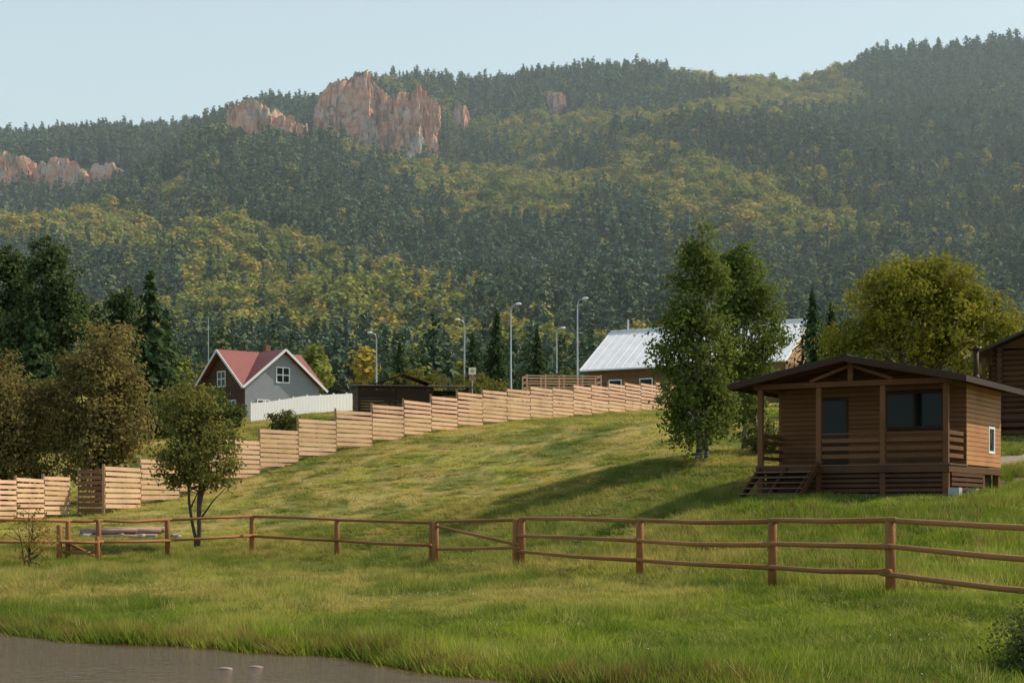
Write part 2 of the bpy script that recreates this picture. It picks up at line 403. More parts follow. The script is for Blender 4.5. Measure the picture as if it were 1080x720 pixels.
# ------------------------------------------------------------------ grass blades
def blade_meshes():
    m,nt,N,L=newmat('grass_blades')
    gc=N.new('ShaderNodeAttribute'); gc.attribute_type='INSTANCER'; gc.attribute_name='gcol'; col=gc.outputs['Color']
    at=N.new('ShaderNodeAttribute'); at.attribute_name='rnd'; oi=N.new('ShaderNodeObjectInfo')
    col=mixrgb(nt,mathn(nt,'MULTIPLY',at.outputs['Fac'],.42),col,(.42,.46,.06))
    col=mixrgb(nt,mathn(nt,'MULTIPLY',mathn(nt,'POWER',oi.outputs['Random'],4.),.7),col,(.54,.45,.17))
    fr=mathn(nt,'FRACT',mathn(nt,'MULTIPLY',oi.outputs['Random'],9.7))
    col=mixrgb(nt,maprange(nt,fr,.70,.9,0,.7),col,(.055,.11,.018))
    d=N.new('ShaderNodeBsdfDiffuse'); t=N.new('ShaderNodeBsdfTranslucent'); mx=N.new('ShaderNodeMixShader'); o=N.new('ShaderNodeOutputMaterial')
    L.new(col,d.inputs[0]); L.new(col,t.inputs[0]); mx.inputs[0].default_value=.45; L.new(d.outputs[0],mx.inputs[1]); L.new(t.outputs[0],mx.inputs[2]); L.new(mx.outputs[0],o.inputs[0])
    m2=leafmat('dry_sedge',(.22,.12,.045),(.42,.27,.10),(.16,.18,.04),.3)
    coll=bpy.data.collections.new('grass_tufts')
    for k,(nb,spread,w,mat,lean) in enumerate([(34,.22,.013,m,.5),(26,.26,.016,m,.7),(42,.32,.012,m,.35),(22,.12,.012,m2,.4)]):
        V=[];T=[];R=[]
        for i in range(nb):
            x,y=rng.normal(size=2)*spread*.6; a=rng.random()*6.28; h=rng.uniform(.5,1.1); lx,ly=rng.normal(size=2)*lean*.35
            dx,dy=math.cos(a)*w,math.sin(a)*w; b=len(V)
            V+=[(x-dx,y-dy,-.1),(x+dx,y+dy,-.1),(x+lx,y+ly,h)]
            T+=[(b,b+1,b+2)]; R+=[rng.random()]
        me=bpy.data.meshes.new('tuft'); me.from_pydata(V,[],T); me.update(); me.materials.append(mat)
        at_=me.attributes.new('rnd','FLOAT','FACE'); at_.data.foreach_set('value',np.array(R,np.float32))
        ob=bpy.data.objects.new('grass_tuft_%s'%'abcd'[k],me); coll.objects.link(ob)
    return coll
GC=blade_meshes()
def zone(n,y0,y1,half=.36):
    y=np.sqrt(rng.random(n)*(y1**2-y0**2)+y0**2); x=(rng.random(n)*2-1)*(half*y+1.5); return x,y
def build_grass():
    Ps=[];Hs=[];I=[];Ws=[]
    for n_,y0,y1,hs,ws in [(34000,17,36,.11,.75),(24000,36,66,.11,1.1),(11000,66,132,.13,2.0)]:
        x,y=zone(n_,y0,y1); k=y>bank_y(x)+.05; x=x[k];y=y[k]
        u=(x-7.6)*.866-(y-53)*.5; v=(x-7.6)*.5+(y-53)*.866
        k=~((u>-.2)&(u<6.2)&(v>-.1)&(v<6.3)) & (((x-18.2)**2+(y-59)**2)>9)
        x=x[k];y=y[k]
        tall=fbm(x*.5,y*.35,44); near=np.clip(1-(y-bank_y(x))/3.5,0,1)
        h=hs*(.15+1.9*tall)*rng.uniform(.5,1.5,len(x))*(1+1.3*near)
        if y0>60: h*=.8
        Ps.append(np.stack([x,y,H(x,y)],1)); Hs.append(h); I.append(rng.integers(0,3,len(x))); Ws.append(ws*rng.uniform(.8,1.2,len(x)))
    x,y=zone(28000,17,60); sel=(fbm(x*.8,y*.5,71)>.56)&(y>bank_y(x)+.1)
    u=(x-7.6)*.866-(y-53)*.5; v=(x-7.6)*.5+(y-53)*.866
    sel&=~((u>-1)&(u<6.5)&(v>-2)&(v<6.5)); x=x[sel];y=y[sel]
    Ps.append(np.stack([x,y,H(x,y)],1)); Hs.append(rng.uniform(.12,.38,len(x))); I.append(rng.integers(0,3,len(x))); Ws.append(np.full(len(x),.8))
    x=rng.uniform(2,15,9000); y=rng.uniform(30,48,9000); sel=(x>(46.7-y)*.33+.6)&(fbm(x*.6,y*.4,78)>.45); x=x[sel];y=y[sel]
    Ps.append(np.stack([x,y,H(x,y)],1)); Hs.append(rng.uniform(.15,.45,len(x))); I.append(np.where(rng.random(len(x))<.16,3,rng.integers(0,3,len(x)))); Ws.append(np.full(len(x),.9))
    x=rng.uniform(-16,6,7000); y=bank_y(x)+np.abs(rng.normal(size=len(x)))*.28-.12
    Ps.append(np.stack([x,y,np.maximum(H(x,y),WATER_Z-.05)],1)); Hs.append(rng.uniform(.06,.36,len(x))*(.3+1.3*fbm(x*1.3,y*0,12))); I.append(np.where(rng.random(len(x))<.55,3,rng.integers(0,3,len(x)))); Ws.append(np.full(len(x),.8))
    P=np.concatenate(Ps);h=np.concatenate(Hs);I=np.concatenate(I);w=np.concatenate(Ws)
    rot=np.zeros_like(P); rot[:,2]=rng.random(len(P))*6.28
    scatter('grass',P,rot,np.stack([w,w,h],1),I,GC,meadow(P[:,0],P[:,1]))
    m=plain('flower_petal',(.55,.55,.40),.6,0,.05)
    V,F=leafquads(rng.normal(size=(5,3))*np.array([.05,.05,.008])+np.array([0,0,1.]),.011,.9)
    fc=bpy.data.collections.new('meadow_flower_heads'); fc.objects.link(bpy.data.objects.new('meadow_flower',np_mesh('meadow_flower',V,F,m)))
    x,y=zone(2200,18,58); k=(y>bank_y(x)+.6)&(fbm(x*.35,y*.25,90)>.5); x=x[k];y=y[k]
    P=np.stack([x,y,H(x,y)-.87],1); rot=np.zeros_like(P); rot[:,2]=rng.random(len(P))*6.28
    scatter('meadow_flowers',P,rot,np.ones_like(P),np.zeros(len(P),int),fc)
build_grass()

# ------------------------------------------------------------------ distant forest
M_spruce=leafmat('hazy_spruce_needles',(.032,.060,.046),(.12,.17,.10),(.13,.15,.06),0,2,.6,.35,.75)  # valley haze tint put into needle colour, bluer and paler than near spruces
M_pine=leafmat('hazy_pine_needles',(.040,.070,.050),(.14,.19,.105),(.17,.18,.07),0,2,.6,.35,.75)  # distance haze put into the colour, as on the far spruces
M_decid=leafmat('autumn_birch_leaves',(.11,.155,.04),(.34,.35,.08),(.50,.37,.08),.25,2.8,.85,.35,.7)
M_spruce_n=leafmat('near_spruce_needles',(.028,.055,.026),(.080,.12,.048),(.05,.07,.022),.2,2,.3)
M_pine_n=leafmat('near_pine_needles',(.042,.072,.032),(.13,.17,.06),(.07,.085,.03),.25,2,.3)
CL=[(-350,1336,62,26),(-192,1338,42,44),(-107,1374,54,50),(39,1495,11,12),(-43,1450,9,12)]
def build_forest():
    coll=bpy.data.collections.new('forest_trees')
    def addp(a,b,nm):
        o=join_meshes(nm,a,b); COL.objects.unlink(o); coll.objects.link(o)
    addp(*conifer_meshes('s1',16,3.1,1.0,15,7,3,1.1,M_spruce,M_bark,.85),'forest_tree_a')
    addp(*conifer_meshes('s2',18,2.7,1.5,17,6,3,1.0,M_spruce,M_bark,.75),'forest_tree_b')
    addp(*conifer_meshes('p1',17,3.1,6.5,11,8,3,1.15,M_pine,M_bark,.42,.2,-.1),'forest_tree_c')
    addp(*conifer_meshes('p2',18.5,2.7,6.,13,7,3,1.05,M_pine,M_bark,.5,.2,.0),'forest_tree_d')
    addp(*broadleaf_meshes('d1',14,[(0,0,7.5,2.7,2.7,5),(.5,0,10,1.8,1.8,3.4)],56,7,1.35,.6,M_decid,M_birch,[(0,0,0,0,11,.16)],6,jit=.4,aspect=.8),'forest_tree_e')
    addp(*broadleaf_meshes('d2',12,[(0,0,6.2,3.4,3.3,4.4),(-1,.4,8.5,2.2,2.2,2.6)],64,7,1.35,.6,M_decid,M_birch,[(0,0,0,0,9,.16)],6,jit=.4,aspect=.8),'forest_tree_f')
    N_=46000
    y=np.sqrt(rng.random(N_)*(1690**2-385**2)+385**2); x=(rng.random(N_)*2-1)*(.38*y+30)
    keep=np.ones(N_,bool)
    for (a,b,ra,rb) in CL:
        keep&= ((x-a)/(ra*.9))**2+((y-b)/(rb*.85))**2>1
        keep&= ~((np.abs(x-a)<ra*.85)&(y<b)&(y>b-rb-32)&(rng.random(N_)<.88))
    keep&= (fbm(x/28,y/28,55)+rng.random(N_)*.25)>.34
    x=x[keep];y=y[keep]; z=H(x,y)
    s=(y-400)/1200
    # broadleaf trees grow in clear stands and bands between the conifers
    st=fbm(x/130+.002*y,y/190,61,3)
    pd=.05+.85*sstep(.50,.60,st)+.5*np.exp(-((s-.42)/.15)**2)*sstep(.44,.56,fbm(x/120,y/120,62))+.12*(x>60)
    dec=rng.random(len(x))<pd
    pine=rng.random(len(x))<np.clip(.45+.4*s,0,.85)
    I=np.where(dec,4+rng.integers(0,2,len(x)),np.where(pine,2+rng.integers(0,2,len(x)),rng.integers(0,2,len(x))))
    sc=rng.normal(.97,.2,len(x))*np.interp(y,[385,520,900],[.68,.88,1.05]); sc=np.clip(sc,.4,1.5)
    for (a,b,ra,rb) in CL:
        f=(np.abs(x-a)<ra*1.1)&(y<b-rb*.6)&(y>b-rb-75); sc=np.where(f,sc*.62,sc)
    P=np.stack([x,y,z-.3],1); rot=np.zeros_like(P); rot[:,2]=rng.random(len(P))*6.28; rot[:,0]=rng.normal(size=len(P))*.03
    w=sc*rng.uniform(.95,1.4,len(x))
    scatter('forest',P,rot,np.stack([w,w,sc],1),I,coll)
    x=rng.uniform(-120,130,620); y=rng.uniform(230,390,620); k=fbm(x/40,y/40,5)+ (y-230)/500>.55; x=x[k];y=y[k]
    sc=rng.uniform(.35,.62,len(x)); P=np.stack([x,y,H(x,y)-.2],1); rot=np.zeros_like(P); rot[:,2]=rng.random(len(P))*6.28
    scatter('valley_trees',P,rot,np.stack([sc*1.25,sc*1.25,sc],1),rng.choice([0,1,2,4,5],len(x),p=[.3,.2,.2,.15,.15]),coll)
build_forest()

def rockmat():
    m,nt,N,L=newmat('cliff_rock'); g=N.new('ShaderNodeNewGeometry'); P=g.outputs['Position']
    a=noise(nt,scaled(nt,P,(.03,.03,.14)),1.,6,.7); b=noise(nt,P,.06,6,.65); c_=noise(nt,scaled(nt,P,(.22,.22,.05)),1.,6,.65)
    c=mixrgb(nt,maprange(nt,a,.38,.62),(.60,.23,.13),(.80,.46,.31))
    c=mixrgb(nt,maprange(nt,b,.50,.60,0,.85),c,(.60,.52,.46))
    c=mixrgb(nt,maprange(nt,c_,.50,.62,0,.85),c,(.18,.10,.075))
    sp=N.new('ShaderNodeSeparateXYZ'); L.new(g.outputs['Normal'],sp.inputs[0])
    c=mixrgb(nt,maprange(nt,mathn(nt,'ADD',sp.outputs['Z'],mathn(nt,'MULTIPLY',b,.6)),.75,1.0),c,(.10,.12,.05))
    principled(nt,c,.95,0,bump(nt,mathn(nt,'ADD',a,c_),1.,3.),.1); return m
M_rock=rockmat()
def cliff(cxw,cyw,a,b,zt,zb,seed,rough_top=.2,lean=.34):
    nu,nv=300,80
    th=np.linspace(0,2*np.pi,nu,endpoint=False); v=np.concatenate([np.linspace(0,1,nv),np.full(10,1.)]); shr=np.concatenate([np.ones(nv),np.linspace(.93,.05,10)])
    T,Vv=np.meshgrid(th,v); Sh=np.repeat(shr[:,None],nu,1)
    ca,sa=np.cos(T)*a,np.sin(T)*b
    fr=fbm(ca/7+sa/11+seed,Vv*3.2+seed,seed,5)
    blocks=np.floor(fbm(ca/15+sa/19+seed,Vv*2.2,seed+5,3)*8)/8
    ledge=np.floor(Vv*5+fr*3)/5
    r=.82+.40*fr+.36*blocks-lean*ledge
    rx=np.sign(np.cos(T))*np.abs(np.cos(T))**.8*a*r*Sh; ry=np.sign(np.sin(T))*np.abs(np.sin(T))**.8*b*r*Sh
    pl=fbm(rx/22+seed,ry/60+seed,seed+9,4); step=np.round(pl*6)/6
    topv=1-rough_top*np.clip((.4*step+.6*pl-.3)*1.8,0,1)-rough_top*.7*np.abs(np.cos(T))**4*Sh
    Z=zb-25+(zt-zb+25)*np.minimum(Vv,1)*topv+(fbm(rx/5,ry/5,seed)-.5)*7*Vv
    Vt=np.stack([cxw+rx,cyw+ry,Z],-1).reshape(-1,3)
    R=len(v); i=np.arange(R*nu).reshape(R,nu); j=np.roll(i,-1,1)
    F=np.stack([i[:-1],j[:-1],j[1:],i[1:]],-1).reshape(-1,4)
    link(bpy.data.objects.new('rock_cliff',np_mesh('rock_cliff',Vt,F,M_rock)))
cliff(-201,1340,32,46,330,222,2,.22,.4)
cliff(-175,1334,25,40,318,222,42,.28,.4)
cliff(-124,1376,38,50,352,250,5,.2,.4)
cliff(-84,1366,34,46,340,250,25,.22,.4)
cliff(-395,1332,34,28,282,228,9,.2,.4)
cliff(-352,1330,32,26,276,228,33,.3,.4)
cliff(-310,1330,28,24,274,228,12,.3,.4)
cliff(39,1495,12,14,377,340,15,.25)
cliff(-43,1450,9,14,348,310,18,.25)

# ------------------------------------------------------------------ individual trees
M_birchleaf=leafmat('birch_leaves',(.07,.11,.025),(.21,.24,.055),(.15,.16,.04),.4,2,.3)
M_willow=leafmat('willow_leaves',(.12,.11,.04),(.32,.25,.09),(.24,.17,.06),.4,2,.4)
M_olive=leafmat('alder_leaves',(.10,.115,.03),(.26,.24,.065),(.18,.17,.05),.4,2,.3)
M_yellow=leafmat('maple_leaves',(.08,.11,.02),(.35,.32,.05),(.26,.23,.03),.4,2,.3)
M_sap=leafmat('sapling_leaves',(.20,.16,.04),(.38,.24,.06),(.3,.18,.04),.4)
M_bush=leafmat('bush_leaves',(.055,.085,.028),(.15,.175,.05),(.14,.15,.045),.35)
b1=broadleaf_meshes('birch1',8.6,[(0,0,1.9,1.2,1.2,1.6),(-.1,0,4.0,1.35,1.3,1.9),(.1,0,5.7,.95,.9,1.6),(0,0,7.0,.62,.6,1.),(0,0,7.8,.33,.33,.75)],270,54,.44,.085,M_birchleaf,M_birch,[(0,0,.1,0,8.3,.11),(.25,.1,.5,.1,6,.07)],60)
place_tree('birch_tree',6.75,62,b1,0,1.03)
b2=broadleaf_meshes('birch2',8.4,[(-.2,0,2.4,1.1,1.1,1.7),(0,0,4.6,1.5,1.3,1.9),(-.1,0,6.3,1.15,1.,1.4),(-.35,0,7.4,.6,.55,.8)],260,52,.44,.085,M_birchleaf,M_birch,[(-.1,0,-.2,0,8.,.11),(.3,.1,.6,.1,5.5,.07)],60)
place_tree('birch_tree',9.0,65.5,b2)
t=broadleaf_meshes('alder',6.2,[(0,0,3.7,1.4,1.4,1.4),(-.3,0,4.9,1.0,1.0,1.2),(.5,0,3.0,1.1,1.1,.9),(-.7,0,3.0,.9,.9,.8)],180,48,.36,.075,M_olive,M_bark,[(0,0,.5,0,5.5,.09),(0,.05,-.6,0,4.8,.07),(.05,0,.15,.1,5.,.06)],60)
place_tree('alder_tree',-11.1,60,t)
t=broadleaf_meshes('willow',9.3,[(0,0,5.,2.3,2.4,3.6),(.7,0,6.7,1.5,1.6,2.3),(-1.3,0,5.3,1.6,1.6,2.4),(1.6,0,4.,1.2,1.4,1.9),(0,-.5,2.6,2.5,2.2,2)],300,60,.62,.11,M_willow,M_bark,[(0,0,.4,0,7.5,.2),(0,0,-1,0,6.5,.14)],60,shell=.4)
place_tree('willow_tree',-20.7,85.5,t)
t2=broadleaf_meshes('willow2',8.5,[(0,0,4.8,2.,2.2,3.2),(-.9,0,5.9,1.5,1.6,2.4),(1.2,0,3.9,1.6,1.6,2.2),(0,-.4,2.3,2.3,2.1,1.9)],270,56,.62,.11,M_willow,M_bark,[(0,0,.3,0,7,.18),(0,0,-.9,0,6,.12)],50,shell=.4)
place_tree('willow_tree',-25.2,84.5,t2,1.,.96)
place_tree('willow_tree',-30.5,86,t,2.2,1.05)
t=broadleaf_meshes('maple',9.5,[(0,0,5.6,3.4,3.4,2.8),(-2.6,0,5.4,2.4,2.4,2.0),(2.8,0,4.8,2.4,2.4,2.2),(.4,0,7.3,2.2,2.2,1.6),(-1.4,-.6,6.7,1.9,2,1.8),(1.9,-.5,6.3,1.8,1.8,1.5),(-3.4,0,3.9,1.5,1.5,1.3)],360,60,.66,.12,M_yellow,M_bark,[(0,0,.2,0,8,.25),(.1,0,-1.8,0,6.5,.16),(0,0,2,0,6.3,.15)],60,shell=.45)
place_tree('maple_tree',21.4,90,t,0,1.02,-.4)
P1=broadleaf_meshes('pineA',16.5,[(0,0,12.3,2.3,2.3,3.0),(1.3,0,9.8,3.0,2.6,2.0),(-1.8,0,8.,3.0,2.6,2.0),(.2,0,5.4,3.8,3.,2.2),(-.3,0,14.8,1.2,1.2,1.9)],250,80,.8,.19,M_pine_n,M_bark,[(0,0,.3,0,15.5,.26)],60,shell=.35)
cB=conifer_meshes('spruceB',11.,3.,.6,30,15,7,.34,M_spruce_n,M_bark,.8,.16,.3)
cC=conifer_meshes('spruceC',14.,3.6,.8,32,15,7,.40,M_spruce_n,M_bark,.75,.16,.3)
for x,y,ms,s,r in [(-35.2,131,P1,.95,0),(-42.5,134,P1,.82,1),(-30.6,134,P1,.70,2),(-24.6,116,cB,1.,0),(-36.5,112,P1,.60,1.2),(-31.5,113,cB,.85,1.),(-44,150,P1,.95,.4),(-27.6,136,cC,.66,3),(-52,150,P1,1.,5)]:
    place_tree('spruce_tree' if ms in (cB,cC) else 'pine_tree',x,y,ms,r,s)
for x,y,ms,s,r in [(18.3,104,cB,.62,1),(20.2,108,cB,.55,2),(-1.5,168,cB,.75,2),(2.5,171,cB,.6,0),(-3.8,166,cB,.55,3),(-10.5,160,cB,.5,3),(33.5,118,cB,.6,2)]:
    place_tree('spruce_tree',x,y,ms,r,s)
def bush(name,x,y,w,h,mat,n=70,leaf=.07,per=36):
    me=broadleaf_meshes(name,h,[(0,0,h*.5,w,w,h*.5),(w*.4,0,h*.4,w*.6,w*.6,h*.4)],n,per,.22*max(1,w*.7),leaf,mat,M_bark,[(0,0,w*.3,0,h*.8,.03),(0,0,-w*.4,0,h*.7,.03),(.05,0,.05,0,h*.9,.03)],24)
    place_tree(name,x,y,me)
bush('shrub',-20.6,120,1.8,2.4,M_bush,90,.12); bush('shrub',-22.5,121,2.4,3.6,M_bush,90,.12); bush('shrub',-27,122,3.,4.4,M_bush,110,.13)
bush('shrub',-14.7,110,1.2,1.5,M_bush,60,.1); bush('shrub',-30,110,3,5.,M_bush,110,.13); bush('shrub',-17.5,98,1.6,2.1,M_bush,60,.1)
bush('shrub',9.3,64.2,.9,1.2,M_bush,50,.07); bush('shrub',10.8,110,2,2.6,M_bush,70,.1)
bush('shrub',-3,150,2.6,2.2,M_olive,80,.12); bush('shrub',5.5,158,2.6,2.4,M_bush,80,.12); bush('shrub',-9,158,3,3.,M_olive,90,.13)
bush('young_sapling',-14.2,50,.75,2.1,M_sap,34,.05,18)
bush('riverside_shrub',5.75,18.9,.45,.65,M_bush,90,.028,40); bush('riverside_shrub',6.5,19.8,.5,.95,M_bush,90,.03,40)

# ------------------------------------------------------------------ wooden cabin
def siding(mb,axis,fix,a0,a1,z0,z1,openings,bh=.145,th=.03,sign=1):
    z=z0;k=0
    while z<z1-.01:
        zz=min(z+bh-.012,z1); segs=[(a0,a1)]
        for (o0,o1,p0,p1) in openings:
            if zz>p0+.01 and z<p1-.01:
                ns=[]
                for s0,s1 in segs:
                    if o0>s0: ns.append((s0,min(s1,o0)))
                    if o1<s1: ns.append((max(s0,o1),s1))
                segs=[q for q in ns if q[1]-q[0]>.02]
        for s0,s1 in segs:
            c=(s0+s1)/2
            if axis=='x': mb.box((c,fix,(z+zz)/2),(s1-s0,th,zz-z))
            else: mb.box((fix,c,(z+zz)/2),(th,s1-s0,zz-z))
        z+=bh;k+=1
def cabin():
    E=empty('wooden_cabin',(7.6,53,2.0),math.radians(-30))
    D=1.0; EV=3.52; AP=4.12; V0=1.9; W_=6.; V1=6.
    mb=MB(); mb.bb((.05,V0+.03,D),(W_-.05,V1-.03,EV)); mb.obj('wall_core',M_dark,E)
    mb=MB()
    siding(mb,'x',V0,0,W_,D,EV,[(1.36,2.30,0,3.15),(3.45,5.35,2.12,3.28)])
    mb.obj('front_wall',M_porch,E,bevel=.006)  # same boards as the side wall; porch shade put into the darker tone
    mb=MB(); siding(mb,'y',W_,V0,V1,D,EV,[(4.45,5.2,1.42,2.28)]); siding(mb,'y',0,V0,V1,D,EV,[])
    siding(mb,'x',V1,0,W_,D,EV,[]); mb.obj('side_wall',M_cabin_sunlit,E,bevel=.006)
    mb=MB()
    for vv in (V0,V1):
        for i in range(4):
            z=EV+.0+i*.145; half=3.0*(1-(z-EV+.14)/(AP-EV+.05))
            if half>.15: mb.box((3,vv,z+.07),(2*half,.03,.137))
    mb.obj('gable_boards',M_cabin,E)
    g=MB(); g.bb((1.44,V0+.005,D+.9),(2.22,V0+.02,3.07)); g.bb((3.53,V0+.005,2.2),(4.37,V0+.02,3.2)); g.bb((4.43,V0+.005,2.2),(5.27,V0+.02,3.2)); g.bb((W_-.02,4.53,1.5),(W_-.004,5.12,2.2)); g.obj('window_glass',M_glass,E)
    fr=MB()
    for (a,b,c,d) in [(1.36,2.30,D,3.15),(3.45,5.35,2.12,3.28)]:
        fr.bb((a,V0-.04,c),(a+.08,V0+.03,d)); fr.bb((b-.08,V0-.04,c),(b,V0+.03,d)); fr.bb((a+.08,V0-.04,d-.08),(b-.08,V0+.03,d)); fr.bb((a+.08,V0-.04,c),(b-.08,V0+.03,c+.08))
    fr.bb((4.37,V0-.035,2.2),(4.43,V0+.03,3.2)); fr.bb((1.44,V0-.02,D+.08),(2.22,V0+.03,D+.9))
    fr.obj('door_and_window_frames',M_dark,E,bevel=.005)
    fw=MB(); fw.bb((W_-.02,4.45,1.42),(W_+.03,4.53,2.28)); fw.bb((W_-.02,5.12,1.42),(W_+.03,5.2,2.28)); fw.bb((W_-.02,4.53,2.2),(W_+.03,5.12,2.28)); fw.bb((W_-.02,4.53,1.42),(W_+.03,5.12,1.5)); fw.obj('side_window_frame',M_whitepaint,E)
    p=MB()
    for i in range(13): p.bb((-.05,-.05+i*.15,D-.04),(W_+.05,-.05+i*.15+.142,D))
    p.obj('deck_boards',M_deck,E)
    p=MB(); p.bb((-.02,-.04,D-.26),(W_+.02,.08,D-.045)); p.bb((-.02,.08,D-.26),(.1,V1,D-.045)); p.bb((W_-.1,.08,D-.26),(W_+.02,V1,D-.045)); p.bb((.1,V1-.12,D-.26),(W_-.1,V1,D-.045)); p.obj('floor_beams',M_cabin,E,bevel=.008)
    s=MB()
    for u in (.1,2,4,5.9):
        for v in (.1,2,4,5.85): s.bb((u-.09,v-.09,-.5),(u+.09,v+.09,D-.262))
    s.obj('stilts',M_porch,E)
    s=MB()
    for v in (.1,2,4,5.85): s.bb((6.0,v-.17,-.4),(6.32,v+.17,.28))
    s.obj('concrete_piers',M_conc,E)
    s=MB()
    for (a,b) in [(2.1,3.9),(4.1,5.8)]:
        for k in range(5): s.bb((a,.0,.02+k*.145),(b,.03,.02+k*.145+.10))
    for k in range(5): s.bb((W_+.01,.2,.05+k*.145),(W_+.04,3.8,.05+k*.145+.10))
    for k in range(5): s.bb((.2,.0,.02+k*.145),(1.9,.03,.02+k*.145+.10))
    s.obj('skirting_slats',M_cabin,E)
    s=MB(); s.bb((.2,.3,-.2),(5.8,.33,D-.27)); s.bb((5.75,.35,-.2),(5.78,5.7,D-.27)); s.obj('underfloor_dark_sheet',M_dark,E)  # dark sheets behind the skirting slats, keeping their gaps dark
    s=MB()
    for u in (.1,2,4,5.9): s.bb((u-.08,.0,D),(u+.08,.16,EV-.17))
    s.bb((-.1,-.03,EV-.17),(W_+.1,.19,EV)); s.bb((.0,.19,EV-.17),(.16,V0,EV)); s.bb((W_-.16,.19,EV-.17),(W_,V0,EV))
    s.bb((2.92,-.0,EV),(3.08,.14,AP-.04))
    s.beam((1.7,.07,EV+.02),(2.95,.07,AP-.14),.1,.1); s.beam((4.3,.07,EV+.02),(3.05,.07,AP-.14),.1,.1)
    s.bb((-.55,-.5,EV-.0),(-.43,V1+.5,EV+.1))
    s.obj('porch_posts_and_beams',M_porch,E,bevel=.01)
    s=MB()
    for (a,b) in [(2.08,3.92),(4.08,5.82)]:
        for z in (.18,.42,.66): s.bb((a,.05,D+z),(b,.09,D+z+.13))
        s.bb((a,.0,D+.9),(b,.14,D+.95))
    for z in (.18,.42,.66,.86): s.bb((W_-.1,.17,D+z),(W_-.06,V0-.02,D+z+.12)); s.bb((.06,.17,D+z),(.1,V0-.02,D+z+.12))
    s.obj('porch_railing',M_porch,E,bevel=.006)
    s=MB()
    for k in range(5):
        v=-.06-(k+1)*.31; z=D-.02-(k+1)*.17
        s.bb((.02,v,z-.045),(1.98,v+.14,z)); s.bb((.02,v+.15,z-.045),(1.98,v+.29,z))
    s.obj('stair_treads',M_deck,E,bevel=.006)
    s=MB()
    for u in (.12,1.0,1.86): s.beam((u,-.03,D-.16),(u,-1.78,D-1.13),.06,.24)
    s.beam((2.03,-.05,D+.02),(2.03,-1.75,-.05),.05,.2)
    s.obj('stair_stringers',M_cabin,E)
    th=math.atan2(AP-EV,3.)
    r=MB(); f=MB(); rf=MB()
    for sg in (-1,1):
        def pt(d,v,off):
            return Vector((3+sg*d,v,AP+.12-d*math.tan(th)+off))
        o=[pt(0,-.62,0),pt(3.65,-.62,0),pt(3.65,V1+.62,0),pt(0,V1+.62,0),pt(0,-.62,-.07),pt(3.65,-.62,-.07),pt(3.65,V1+.62,-.07),pt(0,V1+.62,-.07)]
        r.add(o,[(0,1,2,3),(7,6,5,4),(0,4,5,1),(1,5,6,2),(2,6,7,3)])
        for k in range(19):
            v=-.6+k*.395; r.beam(pt(.02,v,.012),pt(3.63,v,.012),.03,.03)
            if k%2==0: rf.beam(pt(.05,v+.15,-.13),pt(3.6,v+.15,-.13),.05,.11)
        f.beam(pt(0,-.64,-.09),pt(3.66,-.64,-.09),.03,.17); f.beam(pt(0,V1+.64,-.09),pt(3.66,V1+.64,-.09),.03,.17)
        f.beam(pt(3.67,-.64,-.10),pt(3.67,V1+.64,-.10),.03,.15)
    r.box((3,2.98,AP+.14),(.26,7.3,.03)); r.obj('roof',M_metaldark,E); f.obj('fascia_boards',M_dark,E); rf.obj('rafters',M_cabin,E)
    c=MB(); c.tube([(5.4,5.3,3.4),(5.4,5.3,4.78)],[.085,.085],14); c.tube([(5.4,5.3,4.78),(5.4,5.3,4.80),(5.4,5.3,4.93)],[.12,.15,.02],14); c.tube([(5.4,5.3,3.75),(5.4,5.3,3.98)],[.14,.1],14); c.obj('stove_pipe',M_dark,E,True)
cabin()

